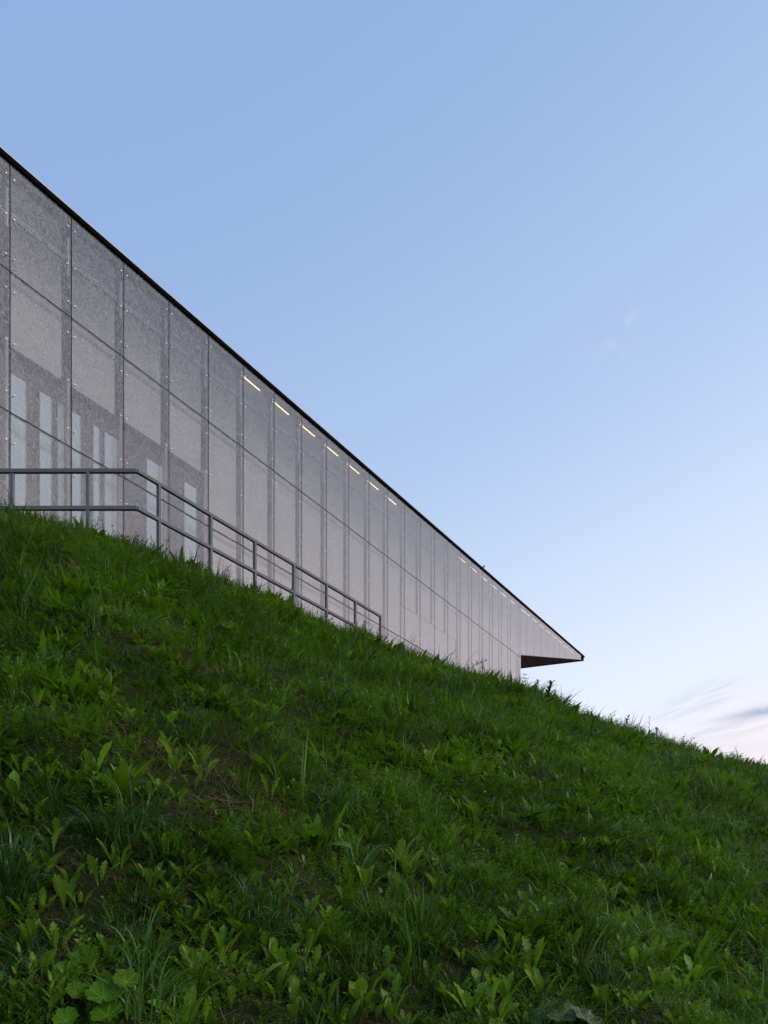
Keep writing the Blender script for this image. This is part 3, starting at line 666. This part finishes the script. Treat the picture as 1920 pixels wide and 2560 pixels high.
for i, (x, y, z) in enumerate(ROS):
    dock = i % 5 in (0, 3); big = i < len(KN)
    nl = random.choice([4, 5, 6, 7] if big else [2, 3, 4, 5]); k = U(.72, 1.02) if big else U(.52, .90)
    lab = '%s %s rosette of %s %s leaves %s' % ('large' if k > .85 else 'middling' if k > .68 else 'small', 'dock' if dock else 'dandelion', WORDS[nl], 'oblong' if dock else 'toothed', zone(x, y))
    broad_plant(x, y, z, nl, k, lab, LEAVES[4:8] if not dock else LEAVES[:4]+LEAVES[8:], up=.55)

# coltsfoot: round lobed leaves on stalks, in the near corner of the bank
def round_leaf(rad, mat, seed, cup=.25, name='leaf', notch=.16):
    rnd = random.Random(seed); n = 44; v = [np.array([0., 0, 0])]; uv = [(.5, .5)]; f = []
    for ring in (.5, 1.0):
        for i in range(n):
            a = notch/2+(2*math.pi-notch)*i/(n-1); lob = 1+.05*math.cos(a*7)+rnd.uniform(-.07, .07) if ring == 1 else 1+rnd.uniform(-.04, .04)
            tooth = .05*(1 if i % 2 else -1) if ring == 1 else 0
            rr = rad*ring*(lob+tooth)*(1-.16*math.cos(a))
            fold = .30*abs(math.sin(a*3.5+seed))+rnd.uniform(-.06, .06)
            v.append(np.array([rr*math.cos(a), rr*math.sin(a), rr*(cup*ring-.0+fold*.5)-.02*rad])); uv.append((.5+((a*7/6.2832) % 1-.5)*ring*.9, .0))
    for i in range(n-1): f.append((0, 1+i, 2+i)); f.append((1+i, 1+n+i, 2+n+i, 2+i))
    return mesh(name, v, f, [mat], True, None, {'tint': [rnd.random()*.6+.3]*len(v)}, uv)
def stalk_mesh(p, q_, r0=.004, r1=.003, mat=None, name='stalk', seg=5, sag=.0):
    p = np.array(p, float); q_ = np.array(q_, float); v, f = [], []; n = 5
    for i in range(seg+1):
        u = i/seg; c = p+(q_-p)*u+np.array([0, 0, sag*4*u*(1-u)]); r_ = r0+(r1-r0)*u
        for k in range(n): a = 6.283*k/n; v.append(c+np.array([r_*math.cos(a), r_*math.sin(a), 0]))
    for i in range(seg):
        for k in range(n): f.append((i*n+k, i*n+(k+1) % n, (i+1)*n+(k+1) % n, (i+1)*n+k))
    return mesh(name, v, f, [mat or M_STALK], True, None, {'tint': [.5]*len(v)})
def leaf_cluster(name, label, cat, root_px, leaves, mat, seed, group=None):
    rx, ry, rz = on_ground(*root_px); e = empty(name, (rx, ry, rz)); tag(e, label, cat, group)
    for i, (px, py, rad, tilt, az, dd) in enumerate(leaves):
        Y = ry+dd; P = np.array([(px-CX)/FPX*Y, Y, (HY-py)/FPX*Y+EYE]); lo = P-np.array([rx, ry, rz])
        lf = obj('leaf', round_leaf(rad, mat, seed+i), e, mat=Matrix.Translation(lo) @ Matrix.Rotation(az, 4, 'Z') @ Matrix.Rotation(tilt, 4, 'Y') @ Matrix.Rotation(U(-.2, .2), 4, 'X'))
        obj('stalk', stalk_mesh((0.01*i, 0, -.02), lo+np.array([0, 0, -.004])), e)
    return e
leaf_cluster('coltsfoot', 'clump of large round bright green leaves in the worn foot of the bank', 'plant', (235, 2530),
    [(168, 2440, .058, .75, -1.4, .10), (258, 2494, .064, .5, -1.2, -.05), (316, 2456, .050, .7, -1.0, 0.0), (262, 2456, .036, .8, -1.7, .06), (194, 2484, .046, .7, -.6, 0.0), (212, 2404, .058, .9, -1.8, .2), (268, 2540, .060, .5, -1.5, -.10), (165, 2552, .045, .7, -1.3, -.15)], M_ROUND, 50)
leaf_cluster('woolly_leaf_plant', 'plant with broad grey-green felted leaves low on the bank', 'plant', (1390, 2572),
    [(1330, 2556, .070, .5, -2.0, 0.0), (1400, 2543, .10, .35, -1.4, .05), (1470, 2556, .085, .4, -.9, 0.0)], M_WOOL, 70)
for px, py, rad in ((572, 1568, .075), (1245, 2575, .05)):
    leaf_cluster('round_leaf_plant', 'single large round green leaf on a stalk among ' + ('the grass below the railing' if py < 2000 else 'the tall weeds at the bank foot'), 'plant', (px, py+35),
        [(px, py, rad, .7, -1.2, 0.0)] + ([(px-40, py+5, rad*.6, .6, -1.8, .02)]), M_ROUND, 80)
# long arching bluish grass tuft
def big_tuft(px, py, label, nb, h0, h1, mats, bend, wid=(.006, .010)):
    x, y, z = on_ground(px, py); e = obj('tall_grass_tuft', tuft(nb, .05, h0, h1, wid[0], wid[1], mats, bend, 8, 'tall_grass_tuft', .05), None, (x, y, z)); tag(e, label, 'grass', 'large grass tufts on the bank'); return e
big_tuft(365, 2560, 'blue-green tuft of long arching grass beside the round-leaved clump', 34, .26, .46, [M_BLUE, M_DRY], (1.2, 2.5))
big_tuft(1060, 2330, 'dense upright tuft of bright green grass on the open bank', 40, .25, .42, [M_GRASS, M_DRY], (.2, 1.1))
big_tuft(1390, 2230, 'tall loose tuft of dark green grass on the open bank', 40, .25, .45, [M_GRASS, M_DRY], (.2, 1.2))
for px, py in [(int(a), None) for a in np.linspace(1320, 1910, 14)+rng.uniform(-16, 16, 14)]+[(1075, 1650), (1090, 1655), (1262, 1706), (1245, 1702), (1284, 1716), (1225, 1695), (560, 1470), (930, 1600)]:
    if py is None: py = float(np.interp(px, [c[0] for c in CR], [c[1] for c in CR]))+6
    big_tuft(px, py, 'tall dark tuft of rank grass on the crest '+('by the railing' if px < 1000 else 'in front of the glass wall' if px < 1302 else 'between building end and pipe' if px < 1642 else 'past the metal pipe'), 18, .28, .52, [M_GRASS, M_DRY], (.2, 1.4), (.008, .015))
# leafy upright stems at the foot of the bank
for i, (px, py) in enumerate(((10, 2575), (52, 2570), (95, 2578), (122, 2572), (155, 2575), (30, 2540))):
    x, y, z = on_ground(px, py); b = whorl(.22+.03*(i % 3), 15, .085, .014, [M_LEAF if i % 2 else M_COVER], 'leafy_stem')
    tag(obj('leafy_stem', b, None, (x, y, z)), 'upright stem with narrow drooping light green leaves beside the round-leaved clump', 'weed', 'leafy stems at the bank foot')
# feather-leaved plants
def pinnate(L, n, mat, seed):
    rnd = random.Random(seed); b = B(); pts = b.blade((0, 0, 0), 0, L, .004, .35, .9, .3, 8)
    for i in range(n):
        u = .2+.8*(i+.5)/n; xx = u*8; j = min(int(xx), 7); p = pts[j]+(pts[j+1]-pts[j])*(xx-j); ax = pts[j+1]-pts[j]; ax /= np.linalg.norm(ax); up = np.cross(ax, np.array([0, 1, 0]))
        for sg in (-1, 1):
            d = np.array([0, sg, 0])+ax*.55; d /= np.linalg.norm(d); l_ = L*.26*math.sin(math.pi*(.15+.75*u))
            b.leaflet(p, d, up, l_, l_*.36, rnd.random())
    return b.make('leaf', [mat])
PIN = [pinnate(.20, 9, M_COVER, 5+i) for i in range(3)]
for px, py in ((985, 2475), (1220, 2430), (1690, 2195), (1740, 2290), (1580, 2260), (1300, 2440), (870, 2280), (1130, 2300), (720, 2140), (1500, 2080), (950, 1760), (880, 1790), (1010, 1800), (1820, 2330), (1870, 2150), (330, 1480), (620, 2370), (1590, 2480)):
    x, y, z = on_ground(px, py); e = empty('feathery_weed', (x, y, z), U(0, 6)); nl = random.choice([3, 4, 5]); tag(e, 'weed of %s feather-shaped divided leaves %s' % (WORDS[nl], zone(x, y)), 'weed', 'feathery weeds in the grass')
    for i in range(nl):
        k = U(.7, 1.1); obj('leaf', random.choice(PIN), e, mat=Matrix.Rotation(i*1.9+U(-.4, .4), 4, 'Z') @ Matrix.Rotation(U(-.2, .3), 4, 'Y') @ Matrix.Diagonal((k, k, k, 1)))
# weeds that stand against the sky or the glass
def weed(px, py, H, n, leafL, leafW, label, tilt=0.0, mats=None, az=0.0):
    x, y, z = on_ground(px, py); b = B(); pts = b.blade((0, 0, 0), az, H, .010, tilt, .25, .2, 8); 
    b.blade((0, 0, 0), az+1.5, H*.98, .008, tilt*.3, .2, .2, 8)
    for i in range(n):
        u = .12+.88*i/n; xx = u*8; j = min(int(xx), 7); p = pts[j]+(pts[j+1]-pts[j])*(xx-j); a = i*2.4
        b.blade(p, a, leafL*U(.6, 1.2)*(1.15-.6*u), leafW, U(.5, 1.1), .8, U(0, .7), 4)
    tag(obj('tall_weed', b.make('tall_weed', mats or [M_STALK]), None, (x, y, z-.02)), label, 'weed'); return x, y, z
weed(1148, 1688, .85, 26, .16, .030, 'dark weed stalk leaning in front of the glass wall', .95, None, 0.15)
weed(1202, 1700, .60, 22, .11, .018, 'upright spiky weed in front of the glass wall', .02)
weed(1366, 1768, .58, 44, .24, .050, 'bushy leafy weed on the crest just past the building end', .1)
weed(1335, 1750, .46, 30, .18, .040, 'smaller leafy weed between the building end and the bushy weed', .1)
weed(1562, 1838, .55, 32, .19, .036, 'leafy weed against the sky up the slope from the metal pipe', .1)
for px, py, H in ((212, 1350, .38), (240, 1358, .45), (262, 1366, .40), (288, 1375, .36), (330, 1392, .36), (352, 1400, .33)):
    x, y, z = on_ground(px, py); b = whorl(H, 20, .05, .014, [M_STALK], 'leafy_stem'); tag(obj('leafy_stem', b, None, (x, y, z)), 'small leafy stem on the crest under the bend of the railing', 'weed', 'leafy stems under the railing bend')
# stalks with flower heads
def umbel(px, py, H, label, col):
    x, y, z = on_ground(px, py); e = empty('flower_stalk', (x, y, z)); tag(e, label, 'flower')
    obj('stem', stalk_mesh((0, 0, -.03), (.02, 0, H), .006, .004), e); b = B()
    for i in range(14):
        a = i*2.4; r_ = .01+.03*math.sqrt(i/14); p = np.array([.02+r_*math.cos(a), r_*math.sin(a), H+.05-r_*.3]); b.strip([np.array([.02, 0, H-.01]), p], [.003, .003], np.array([0, 1, 0]), .3)
        for k in range(3): b.leaflet(p, np.array([math.cos(a+k*2), math.sin(a+k*2), .5]), np.array([0, 0, 1]), .012, .008, .5)
    obj('flower_head', b.make('flower_head', [col]), e); b = B()
    for i in range(7): b.blade((.01, 0, H*.15+H*.1*i), i*2.4, .12*U(.6, 1), .02, .7, .8, .4, 4)
    obj('leaf', b.make('leaf', [M_STALK]), e)
M_CREAM = simple_mat('cream_petals', (.13, .13, .04), .8); M_PURP = simple_mat('purple_petals', (.16, .09, .20), .7); M_WHITE = simple_mat('white_petals', (.32, .27, .28), .7)
umbel(1622, 1850, .62, 'flower stalk with a flat seed head beside the metal pipe', M_STALK)
umbel(413, 1412, .34, 'thin flower stalk in front of the glass wall below the railing', M_STALK)
umbel(748, 2530, .22, 'stalk with small cream flowers among broad leaves', M_CREAM)
def blossom(px, py, mat, label, H=.12):
    x, y, z = on_ground(px, py); e = empty('flower', (x, y, z)); tag(e, label, 'flower', 'small blossoms in the grass'); obj('stem', stalk_mesh((0, 0, -.02), (0, 0, H), .003, .002), e); b = B()
    for i in range(22):
        a = i*2.4; el_ = math.asin(1-2*(i+.5)/22); d = np.array([math.cos(a)*math.cos(el_), math.sin(a)*math.cos(el_), math.sin(el_)]); b.leaflet(np.array([0, 0, H])+d*.003, d, np.cross(d, [0.1, .2, 1]), .009, .005, .5)
    obj('flower_head', b.make('flower_head', [mat]), e)
blossom(1213, 2025, M_WHITE, 'small pale pinkish clover blossom in the bank grass', .16)
for px, py in ((274, 1735), (1702, 2345), (1158, 2120)): blossom(px, py, M_PURP, 'small purple blossom in the bank grass', .15)
# long dry stems
for px, py, H, a in ((22, 1500, .35, .9), (75, 1585, .42, .8), (560, 1560, .45, .3), (1360, 1880, .30, .5), (1795, 2010, .38, .2), (780, 2115, .35, .9)):
    x, y, z = on_ground(px, py); b = B()
    for i in range(3): b.blade((U(-.03, .03), U(-.03, .03), -.02), a+U(-.5, .5), H*U(.7, 1), .006, U(.2, a), U(.2, .9), .8, 6)
    tag(obj('dry_stem', b.make('dry_stem', [M_DRY]), None, (x, y, z)), 'bleached dry stems standing in green grass '+zone(x, y), 'dry stem', 'dry stems on the bank')

# ---------------------------------------------------------------- small things along the crest
def lathe(name, prof, n, mats, midx=None):
    v, f = [], []
    for r_, z_ in prof:
        for i in range(n): a = 6.2832*i/n; v.append((r_*math.cos(a), r_*math.sin(a), z_))
    for k in range(len(prof)-1):
        for i in range(n): j = (i+1) % n; f.append((k*n+i, k*n+j, (k+1)*n+j, (k+1)*n+i))
    return mesh(name, v, f, mats, True)
m_galv = simple_mat('galvanised_steel', (.40, .41, .43), .35, .7, .15, 20)
px_, py_ = 1642, 1852; x, y, z = on_ground(px_, py_); hz = (HY-1818)/FPX*y+EYE-z
e = empty('pipe_post', (x, y, z)); tag(e, 'short galvanised metal pipe sticking up from the grassy crest', 'pipe')
obj('tube', lathe('tube', [(.030, -.3), (.030, hz-.10), (.034, hz-.05), (.030, hz-.05)], 14, [m_galv]), e)
obj('cap', lathe('cap', [(.028, hz-.09), (.036, hz-.07), (.042, hz-.012), (.041, hz), (.032, hz), (.030, hz-.02), (0, hz-.02)], 14, [m_galv]), e)
# weathered block of brick half sunk in the crest grass
x, y, z = on_ground(997, 1634); m_brick = simple_mat('brick_red', (.075, .036, .032), .9, 0, .35, 14, .2, .6)
me = bevel_box('brick_block', -.12, .12, -.10, .10, -.45, .30, [m_brick], .03)
for v_ in me.vertices: v_.co += Vector((U(-.02, .02), U(-.02, .02), U(-.02, .02)))
o = obj('brick_block', me, None, (x, y+.2, z)); o.rotation_euler = (0.03, .06, .3); tag(o, 'dark reddish brown block sunk in grass past the railing end', 'block')
o.location.z = (HY-1612)/FPX*(y+.2)+EYE-.31
# small blue round thing by the wall foot
x, y, z = on_ground(1147, 1676); m_blue = simple_mat('dull_blue', (.06, .085, .135), .6, 0, .2, 12)
o = obj('blue_lid', lathe('blue_lid', [(.06, -.3), (.06, .04), (.056, .06), (.044, .078), (.024, .09), (.0, .093)], 18, [m_blue]), None, (x, y+.2, (HY-1666)/FPX*(y+.2)+EYE-.093))
tag(o, 'small dull blue domed object just showing over the crest grass', 'blue object')
# bird on the roof edge
m_bird = simple_mat('dark_plumage', (.035, .030, .034), .7, 0, .3, 40); m_beak = simple_mat('beak', (.06, .045, .03), .5)
sB = fpx(1209, 0.0); zr = roof_z(sB/PW)
wx = OX+sB*math.sin(TH); wy = OY+sB*math.cos(TH)
e = empty('bird', (wx-.02, wy+.02, zr)); e.rotation_euler = (0, 0, .25); tag(e, 'small dark bird perched on the roof edge', 'bird')
rings = [(-.115, .012, .060), (-.07, .022, .072), (-.03, .042, .088), (.005, .052, .10), (.035, .046, .118), (.052, .032, .14), (.060, .025, .158), (.068, .027, .175), (.074, .022, .192), (.076, .008, .203)]
v, f = [], []; n = 12
for i, (cx_, r_, cz_) in enumerate(rings):
    up_ = .25+.75*(i > 3)*min(1, (i-3)/4) if i > 3 else .25
    tdir = np.array([math.cos(up_*1.3), 0, math.sin(up_*1.3)]); nd = np.array([-tdir[2], 0, tdir[0]])
    for k in range(n): a = 6.2832*k/n; v.append(np.array([cx_, 0, cz_])+nd*r_*math.sin(a)+np.array([0, r_*.85*math.cos(a), 0]))
for i in range(len(rings)-1):
    for k in range(n): f.append((i*n+k, i*n+(k+1) % n, (i+1)*n+(k+1) % n, (i+1)*n+k))
f.append(tuple(range(n))); f.append(tuple(range((len(rings)-1)*n, len(rings)*n)))
obj('body', mesh('body', v, f, [m_bird], True), e)
obj('beak', mesh('beak', [(.088, -.007, .172), (.088, .007, .172), (.088, 0, .184), (.118, 0, .174)], [(0, 1, 3), (1, 2, 3), (2, 0, 3), (0, 2, 1)], [m_beak]), e)
obj('tail', mesh('tail', box_v(-.19, -.10, -.014, .014, .044, .056), BOXF, [m_bird]), e)
for sg in (-1, 1): obj('leg', stalk_mesh((.0, sg*.02, 0), (.005, sg*.02, .06), .004, .004, m_beak), e)
